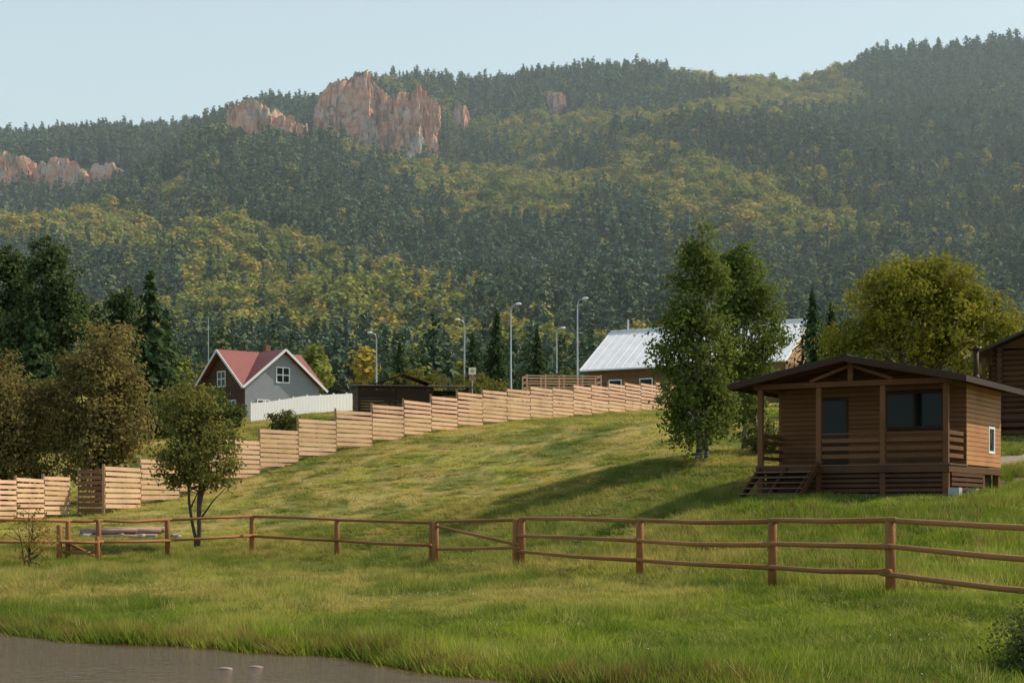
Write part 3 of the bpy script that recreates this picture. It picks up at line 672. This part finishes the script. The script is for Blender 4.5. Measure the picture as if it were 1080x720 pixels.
# ------------------------------------------------------------------ rail fence
def rail_fence():
    E=empty('rail_fence')
    posts=[(8.35,23.2),(6.33,28.5),(5.01,32.8),(2.93,39.1),(.285,46.7)]
    left=[(-2.46,52),(-5.9,57.5),(-9,59),(-11.5,57),(-13.4,55.3),(-14.3,54.9),(-17.6,53.4),(-21,52),(-25,50.5)]
    pm=MB(); rm=MB()
    def post(p,r=.085,hh=1.3):
        z=h1(*p); lx,ly=random.uniform(-.025,.025),random.uniform(-.02,.02)
        pm.tube([(p[0],p[1],z-.4),(p[0]+lx,p[1]+ly,z+hh-.02),(p[0]+lx,p[1]+ly,z+hh)],[r*1.06,r,r*.8],12); return z
    zp=[post(p) for p in posts]; zl=[post(p,.085) for p in left]
    def rails(a,za,b,zb,hs,r=.048):
        a=Vector((*a,0));b=Vector((*b,0)); d=(b-a).normalized(); nrm=Vector((d.y,-d.x,0)); 
        if nrm.y>0: nrm=-nrm
        for hgt in hs:
            q=a+nrm*.1*(hgt<1.2)-d*.15; w=b+nrm*.1*(hgt<1.2)+d*.15; mid=(q+w)/2
            e0,e1=random.uniform(-.025,.025),random.uniform(-.025,.025)
            rm.tube([q+Vector((0,0,za+hgt+e0)),mid+Vector((0,0,(za+zb)/2+hgt+random.uniform(-.05,.02))),w+Vector((0,0,zb+hgt+e1))],[r,r*.95,r*.88],8)
    for i in range(len(posts)-1): rails(posts[i],zp[i],posts[i+1],zp[i+1],(.44,.88,1.34),.05)
    a,b=posts[-1],left[0]; rails(a,zp[-1],b,zl[0],(1.32,))
    post((.12,46.9),.11,1.36); post((-2.3,51.7),.1,1.34)
    rm.tube([(.2,46.6,zp[-1]+.62),(-2.3,51.7,zl[0]+1.2)],[.045,.045],8); rm.tube([(.2,46.6,zp[-1]+.55),(-2.3,51.7,zl[0]+.5)],[.045,.045],8)
    for i in range(len(left)-1): rails(left[i],zl[i],left[i+1],zl[i+1],(.62,1.3),.05)
    x0,y0=-13.4,55.3; x1,y1=-14.3,54.9
    rm.tube([(x0,y0-.15,zl[4]+.12),(x1,y1-.15,zl[5]+.62)],[.05,.05],8)
    post((x0+.1,y0-.5),.075,.85); post((x1-.1,y1-.6),.09,1.2)
    rm.box(((x0+x1)/2,(y0+y1)/2-.55,zl[4]+.62),(1.15,.3,.07),rz=.42); rm.box(((x0+x1)/2,(y0+y1)/2-.5,zl[4]+.3),(1.0,.1,.1),rz=.42)
    pm.obj('posts',M_rail,E,True); rm.obj('rails',M_rail,E,True)
rail_fence()

# ------------------------------------------------------------------ slatted privacy fence
def slat_fence(path,npan,hgt=2.0,mat=M_slat):
    E=empty('slat_fence'); P=np.array(path,float); seg=np.linalg.norm(np.diff(P,axis=0),axis=1); cum=np.concatenate([[0],np.cumsum(seg)]); tot=cum[-1]
    s=np.linspace(0,tot,npan+1); X=np.interp(s,cum,P[:,0]); Y=np.interp(s,cum,P[:,1]); Z=H(X,Y)
    bm_=MB(); pm=MB()
    for i in range(npan):
        p=Vector((X[i],Y[i],0)); q=Vector((X[i+1],Y[i+1],0)); d=(q-p).normalized(); nr=Vector((d.y,-d.x,0))
        zb=(Z[i]+Z[i+1])/2+.08+random.uniform(-.07,.07); nb=8; pitch=hgt/nb
        for k in range(nb):
            w=pitch-.075; sag=random.uniform(-.015,.015)
            o=.05 if k%2 else .085
            a=p+d*.03+nr*o; b=q-d*.03+nr*o
            bm_.beam(a+Vector((0,0,zb+k*pitch+w/2+sag)),b+Vector((0,0,zb+k*pitch+w/2-sag)),.022,w)
        m=(p+q)/2+nr*.01; pm.beam(m+Vector((0,0,zb-.05)),m+Vector((0,0,zb+hgt-.03)),.05,.07)
        zt=max(zb,(Z[max(i-1,0)]+Z[i])/2+.08)+hgt+.04
        pm.beam(p+Vector((0,0,Z[i]-.3)),p+Vector((0,0,zt)),.1,.1)
        if i==npan-1: pm.beam(q+Vector((0,0,Z[i+1]-.3)),q+Vector((0,0,zb+hgt+.04)),.1,.1)
    bm_.obj('slats',mat,E); pm.obj('posts',M_slatpost,E)
slat_fence([(-18.9,79),(-17.3,83),(-12.5,90),(-7,97),(-2.3,105),(3.8,115),(11.6,130),(15,136)],23)
slat_fence([(-23.2,66),(-21.7,73),(-20.6,79.3)],5,1.8)
slat_fence([(-20.3,80),(-18.95,79.1)],1,2.05,M_logwall)  # return panel faces from the sun; its shade put into darker wood

# ------------------------------------------------------------------ houses
def white_house():
    E=empty('log_house_with_white_roof',(17.2,150,0),math.radians(-31.4))
    L=9.6; hw=5.8; EZ=14.15; RZ_=18.05; base=10.2
    w=MB()
    for k in range(14):
        z=base+k*.28
        if z+.28<EZ: 
            for y in (-4.9,4.9): w.box((0,y,z+.14),(2*L-.8,.24,.27))
            for x in (-L+.4,L-.4): w.box((x,0,z+.14),(.24,9.8,.27))
    w.obj('log_walls',M_logwall,E)
    g=MB()
    for x in (-L+.42,L-.42):
        g.add([(x-.1,-4.9,EZ-.2),(x-.1,4.9,EZ-.2),(x-.1,0,RZ_-.5),(x+.1,-4.9,EZ-.2),(x+.1,4.9,EZ-.2),(x+.1,0,RZ_-.5)],[(0,1,2),(5,4,3),(0,3,4,1),(1,4,5,2),(2,5,3,0)])
    g.obj('gable_boards',M_slatpost,E)
    r=MB()
    for s in (-1,1):
        a=[(-L,0,RZ_),(L,0,RZ_),(L,s*hw,EZ),(-L,s*hw,EZ)]; b=[(x,y,z-.12) for x,y,z in a]
        r.add(a+b,[(0,1,2,3),(7,6,5,4),(0,4,5,1),(1,5,6,2),(2,6,7,3),(3,7,4,0)])
        for k in range(25):
            x=-L+.02+k*(2*L-.04)/24; r.beam((x,s*.02,RZ_+.015),(x,s*hw,EZ+.015),.03,.03)
    r.box((0,0,RZ_+.06),(2*L,.4,.05)); r.obj('roof',M_whiteroof,E)
    f=MB()
    for x in (-L-.03,L+.03):
        for s in (-1,1): f.beam((x,0,RZ_-.1),(x,s*hw,EZ-.1),.05,.24)
    f.obj('barge_boards',M_whitepaint,E)
    c=MB(); c.box((-4.9,.9,17.9),(.6,.6,1.8)); c.obj('chimney',M_logwall,E); c=MB(); c.tube([(-8.4,1,16),(-8.4,1,19.2)],[.1,.1],10); c.obj('flue_pipe',M_steel,E)
    g=MB(); f=MB()
    for x in (-6.5,-3.5,0,3.5,6.3):
        g.box((x,-5.03,12.6),(1.1,.03,1.1))
        for dx in (-.6,.6): f.box((x+dx,-5.05,12.6),(.1,.06,1.3))
        for dz in (-.6,.6): f.box((x,-5.05,12.6+dz),(1.1,.06,.1))
    for y in (-2,2): 
        g.box((L-.26,y,13.),(.03,1.1,1.2))
        for dy in (-.6,.6): f.box((L-.25,y+dy,13),(.06,.1,1.4))
    g.obj('windows',M_glass,E); f.obj('window_frames',M_whitepaint,E)
white_house()
def red_house():
    E=empty('house_with_red_roof',(-22.7,145,0),math.radians(40))
    s=7.5; EZ=12.75; AP=15.75; base=8.8; o=.55; m=s/2
    w=MB()
    def wall(face):
        pts=[(0,base),(s,base),(s,EZ-.2),(m,AP-.25),(0,EZ-.2)]
        if face==0: return [(u,0,z) for u,z in pts]
        if face==1: return [(0,u,z) for u,z in pts][::-1]
        if face==2: return [(u,s,z) for u,z in pts][::-1]
        return [(s,u,z) for u,z in pts]
    for k in range(4): w.add(wall(k),[(0,1,2,3,4)])
    w.obj('walls',M_greywall,E)
    b=MB(); bl=MB()
    z=base
    while z<AP-.4:
        half=m if z<EZ-.3 else m*(1-(z-EZ+.35)/(AP-EZ+.1))
        if half>.3: b.box((m,-.02,z+.09),(2*half-.02,.03,.17)); bl.box((-.02,m,z+.09),(.03,2*half-.02,.17))
        z+=.19
    b.obj('siding',M_greywall,E); bl.obj('shaded_siding',M_cabin,E)  # left face's shade put into a darker colour than the grey walls
    sl=(AP-EZ)/m; lo=EZ-sl*o
    r=MB()
    def quad(pts): 
        q=[(x,y,z-.1) for x,y,z in pts]; n_=len(pts); r.add(pts+q,[tuple(range(n_)),tuple(range(2*n_-1,n_-1,-1))]+[(i,i+n_,(i+1)%n_+n_,(i+1)%n_) for i in range(n_)])
    c=(m,m,AP)
    quad([(m,-o,AP),c,(-o,-o,lo)]); quad([(m,-o,AP),(s+o,-o,lo),c])
    quad([(-o,m,AP),(-o,-o,lo),c]); quad([(-o,m,AP),c,(-o,s+o,lo)])
    quad([(m,s+o,AP),(-o,s+o,lo),c]); quad([(m,s+o,AP),c,(s+o,s+o,lo)])
    quad([(s+o,m,AP),c,(s+o,-o,lo)]); quad([(s+o,m,AP),(s+o,s+o,lo),c])
    r.obj('roof',M_redroof,E)
    f=MB()
    for (p,q) in [((m,-o-.03,AP-.1),(-o,-o-.03,lo-.1)),((m,-o-.03,AP-.1),(s+o,-o-.03,lo-.1)),((-o-.03,m,AP-.1),(-o-.03,-o,lo-.1)),((-o-.03,m,AP-.1),(-o-.03,s+o,lo-.1))]: f.beam(p,q,.06,.2)
    g=MB()
    def win(face,u,z,ww,hh):
        P=lambda a,d,zz:(a,d,zz) if face==0 else (d,a,zz)
        g.box(P(u,-.05,z),P(ww,.03,hh))
        for du in (-ww/2,0,ww/2): f.box(P(u+du,-.07,z),P(.1,.07,hh+.1))
        for dz in (-hh/2,hh/2,0): f.box(P(u,-.072,z+dz),P(ww+.1,.06,.1))
    win(0,m,13.5,1.3,1.3); win(1,m,13.2,1.3,1.3); win(0,1.8,10.6,1.2,1.3); win(0,5.6,10.6,1.2,1.3); win(1,2.,10.6,1.2,1.3)
    f.obj('trim_and_frames',M_whitepaint,E); g.obj('windows',M_glass,E)
    c=MB(); c.box((m+1,m+.4,AP+.1),(.5,.5,1.2)); c.obj('chimney',M_logwall,E)
red_house()
def right_house():
    E=empty('log_house',(24.2,73,h1(22,71)-.2),math.radians(-20))
    w=MB()
    for k in range(17):
        z=k*.22
        for y in (-3,3): w.tube([(-3.3,y,z+.11),(3.3,y,z+.11)],[.115,.115],8)
        for x in (-3,3): w.tube([(x,-3.3,z+.22),(x,3.3,z+.22)],[.115,.115],8)
    w.obj('log_walls',M_cabin,E)
    r=MB()
    for s in (-1,1):
        a=[(0,-4,5.3),(0,4,5.3),(s*4,4,3.6),(s*4,-4,3.6)]; b=[(x,y,z-.12) for x,y,z in a]; r.add(a+b,[(0,1,2,3),(7,6,5,4),(0,4,5,1),(1,5,6,2),(2,6,7,3),(3,7,4,0)])
    r.obj('roof',M_metaldark,E)
    g=MB()
    for y in (-3,3): g.add([(-3.2,y-.05,3.8),(3.2,y-.05,3.8),(0,y-.05,5.1),(-3.2,y+.05,3.8),(3.2,y+.05,3.8),(0,y+.05,5.1)],[(0,1,2),(5,4,3),(0,3,4,1)])
    g.obj('gables',M_cabin,E)
    p=MB(); p.box((-3.6,-3.6,1.7),(.16,.16,3.4)); p.box((-3.6,0,1.7),(.16,.16,3.4))
    for z in (.3,.6,.9): p.box((-3.6,-1.8,z),(.05,3.5,.14)); p.box((-1.8,-3.6,z),(3.4,.05,.14))
    p.obj('porch_railing',M_cabin,E); g=MB(); g.box((-.8,-3.15,2),(1.2,.03,1.2)); g.obj('window',M_glass,E)
right_house()
def shed():
    E=empty('low_shed',(-7.2,121,h1(-7.2,121)),math.radians(12))
    w=MB()
    for x in (-3.8,-1.3,1.3,3.8):
        for y in (-1.5,1.5): w.box((x,y,1.),(.14,.14,2.1))
    for k in range(10):
        w.box((0,1.55,.1+k*.2),(7.8,.03,.18)); w.box((-2.55,-1.6,.1+k*.2),(2.6,.03,.18)); w.box((.0,-1.6,.1+k*.2),(2.4,.03,.18))
        if k<5: w.box((2.6,-1.6,.1+k*.2),(2.5,.03,.18))
        for x in (-3.9,3.9): w.box((x,0,.1+k*.2),(.03,3.1,.18))
    w.obj('frame_and_boards',M_dark,E)
    r=MB(); r.add([(-4.2,-1.9,2.05),(4.2,-1.9,2.05),(4.2,1.9,2.4),(-4.2,1.9,2.4),(-4.2,-1.9,1.97),(4.2,-1.9,1.97),(4.2,1.9,2.32),(-4.2,1.9,2.32)],[(0,1,2,3),(7,6,5,4),(0,4,5,1),(1,5,6,2),(2,6,7,3),(3,7,4,0)])
    r.beam((-2.5,0,2.3),(-.6,0,2.95),1.8,.06); r.beam((1.3,0,2.3),(-.6,0,2.95),1.8,.06); r.obj('roof',M_dark,E)
    s=MB()
    for k in range(14): s.tube([(-3+k*.45,-.6,.2),(-3+k*.45,.6,.2)],[.16,.16],7)
    s.obj('stacked_firewood',M_slatpost,E)
shed()
def deck():
    x,y=4.,137.5; E=empty('wooden_terrace',(x,y,h1(x,y)),math.radians(8))
    w=MB(); w.box((0,0,1.15),(6.2,2.6,.12))
    for u in (-3,-1.5,0,1.5,3):
        for v in (-1.2,1.2): w.box((u,v,.5),(.12,.12,1.2)); w.box((u,v,1.85),(.1,.1,1.3))
    for z in (1.5,1.95,2.4): w.box((0,-1.28,z),(6.1,.04,.1)); w.box((0,1.28,z),(6.1,.04,.1)); w.box((-3.05,0,z),(.04,2.4,.1)); w.box((3.05,0,z),(.04,2.4,.1))
    w.obj('platform_and_railing',M_slat,E)
deck()
def white_fence():
    E=empty('white_picket_fence'); w=MB(); p0=Vector((-19.4,127,0)); p1=Vector((-12.7,135,0)); n_=66
    ang=math.atan2(p1.y-p0.y,p1.x-p0.x)
    for i in range(n_+1):
        p=p0.lerp(p1,i/n_); z=h1(p.x,p.y); w.box((p.x,p.y,z+.75),(.13,.03,1.35),rz=ang)
        if i%9==0: w.box((p.x-.05,p.y+.05,z+.72),(.1,.1,1.6),rz=ang)
    for z in (.3,1.05): w.beam(p0+Vector((-.03,.03,h1(*p0.xy)+z)),p1+Vector((-.03,.03,h1(*p1.xy)+z)),.04,.09)
    w.obj('pickets_and_rails',M_whitepaint,E)
white_fence()
def lamp(x,y,top,side):
    g=h1(x,y); h=top-g; E=empty('street_lamp',(x,y,g)); p=MB(); p.tube([(0,0,-.3),(0,0,1.2),(0,0,1.25),(0,0,h-.5),(side*.1,0,h-.12),(side*.3,0,h+.02),(side*.5,0,h+.05)],[.12,.11,.08,.055,.05,.04,.04],10); p.obj('pole',M_steel,E,True)
    l=MB(); l.tube([(side*.42,0,h+.05),(side*.55,0,h+.08),(side*.85,0,h+.09),(side*.95,0,h+.08)],[.04,.11,.1,.03],10); l.obj('lamp_head',M_whitepaint,E,True)
    E.rotation_euler=(0,0,random.uniform(-.3,.3))
lamp(-.1,150,19.9,1); lamp(5.6,146,19.85,1); lamp(-4.6,165,20.2,-1); lamp(-13.9,175,20.,-1); lamp(4.5,172,20.2,1)
def sign():
    x,y=-3.3,142; g=h1(x,y); E=empty('traffic_sign',(x,y,g)); p=MB(); p.tube([(0,0,-.3),(0,0,3.)],[.04,.04],8); p.obj('post',M_steel,E)
    a=MB(); a.box((0,-.06,2.75),(.6,.03,.6)); a.obj('white_plate',M_whitepaint,E); b=MB(); b.box((0,-.08,2.75),(.3,.02,.3),M=Matrix.Rotation(math.radians(45),3,'Y')); b.obj('yellow_diamond',plain('sign_yellow',(.6,.42,.08),.5),E)
    c=MB(); c.box((0,-.06,2.15),(.55,.03,.4)); c.obj('lower_plate',plain('sign_faded_red',(.40,.20,.16),.5),E)
sign()
def antenna():
    x,y=-27.4,154; g=h1(x,y); E=empty('antenna_mast',(x,y,g)); p=MB(); p.tube([(0,0,0),(0,0,19.2-g)],[.06,.03],6)
    for z in (.9,.2): p.tube([(-.3,0,19-g-z),(.3,0,19-g-z)],[.012,.012],5)
    p.obj('mast',M_steel,E)
antenna()
def logpile():
    x,y=-14.6,64.5; E=empty('log_pile',(x,y,h1(x,y)),.12)
    s=MB(); rr=random.Random(3)
    for k in range(11):
        r=rr.uniform(.06,.14); row=k//6; xx=rr.uniform(-.6,.5); yy=-.6+(k%6)*.24+row*.1; z=.1+row*.2
        s.tube([(xx-1.3,yy+rr.uniform(-.2,.2),z),(xx,yy,z+rr.uniform(-.03,.05)),(xx+rr.uniform(.5,1.2),yy+rr.uniform(-.2,.2),z+rr.uniform(0,.08))],[r,r*.95,r*.85],9)
    s.obj('birch_logs',plain('pale_log',(.36,.23,.18),.8,0,.5,3),E,True)
    st=MB()
    for k in range(8):
        st.box((rr.uniform(-1.5,2.),rr.uniform(-.8,-.4),.1),(rr.uniform(.2,.45),rr.uniform(.2,.4),rr.uniform(.15,.3)),rz=rr.uniform(0,3))
    st.obj('stones',M_stone,E,bevel=.05)
logpile()
M_wet=plain('wet_pale_stone',(.26,.20,.165),.5,0,.4,12)
def stones():
    for (x,y,r) in [(-3.72,22.1,.075),(-3.36,22.35,.065),(-9.2,28.0,.09)]:
        nu,nv=14,8; V=[];F=[]
        for j in range(nv+1):
            for i in range(nu):
                a=2*math.pi*i/nu; p=math.pi*j/nv; k=1+.7*(float(vnoise(np.array([abs(i-7)*.7+x]),np.array([j*.8]),4)[0])-.5)
                V.append((r*1.6*k*math.sin(p)*math.cos(a),r*k*math.sin(p)*math.sin(a),r*.30*k*math.cos(p)))
        for j in range(nv):
            for i in range(nu): F.append((j*nu+i,j*nu+(i+1)%nu,(j+1)*nu+(i+1)%nu,(j+1)*nu+i))
        me=bpy.data.meshes.new('river_stone'); me.from_pydata(V,[],F); me.update(); me.materials.append(M_wet); me.polygons.foreach_set('use_smooth',[True]*len(me.polygons))
        o=bpy.data.objects.new('river_stone',me); link(o); o.location=(x,y,WATER_Z)
stones()

# ------------------------------------------------------------------ valley haze (real scattering air)
def haze():
    mb=MB(); mb.bb((-1500,215,-60),(1500,2400,620))
    m,nt,N,L=newmat('haze_air'); v=N.new('ShaderNodeVolumeScatter'); v.inputs['Color'].default_value=(.76,.93,1,1); v.inputs['Density'].default_value=.00016; v.inputs['Anisotropy'].default_value=.2
    o=N.new('ShaderNodeOutputMaterial'); L.new(v.outputs[0],o.inputs['Volume']); mb.obj('valley_haze',m)
haze()

# ------------------------------------------------------------------ light and sky
AZ=math.radians(68); EL=math.radians(45)
w=bpy.data.worlds.new('World'); scene.world=w; w.use_nodes=True; nt=w.node_tree
bg=nt.nodes['Background']; sk=nt.nodes.new('ShaderNodeTexSky'); sk.sky_type='NISHITA'; sk.sun_disc=False; sk.sun_elevation=EL; sk.sun_rotation=AZ; sk.air_density=1.0; sk.dust_density=2.; sk.ozone_density=1.5
tc=nt.nodes.new('ShaderNodeTexCoord'); sp=nt.nodes.new('ShaderNodeSeparateXYZ'); nt.links.new(tc.outputs['Generated'],sp.inputs[0])
veil=maprange(nt,sp.outputs['Z'],0.,.8,.95,0.)
col=mixrgb(nt,veil,sk.outputs[0],(5.3,6.9,7.2))
nt.links.new(col,bg.inputs[0]); bg.inputs[1].default_value=.13
sl=bpy.data.lights.new('sun','SUN'); sl.energy=5.; sl.angle=math.radians(.5); sl.color=(1,.89,.72)
so=bpy.data.objects.new('sun',sl); COL.objects.link(so)
sd=Vector((math.sin(AZ)*math.cos(EL),math.cos(AZ)*math.cos(EL),math.sin(EL))); so.rotation_euler=sd.to_track_quat('Z','Y').to_euler()

cam=bpy.data.cameras.new('camera'); cam.sensor_width=36; cam.lens=60; cam.shift_y=182/1080; cam.clip_end=6000; cam.clip_start=.1
co=bpy.data.objects.new('camera',cam); COL.objects.link(co); co.location=(0,0,1.5); co.rotation_euler=(math.radians(90),0,0); scene.camera=co
scene.view_settings.view_transform='Standard'; scene.view_settings.look='None'; scene.view_settings.exposure=0
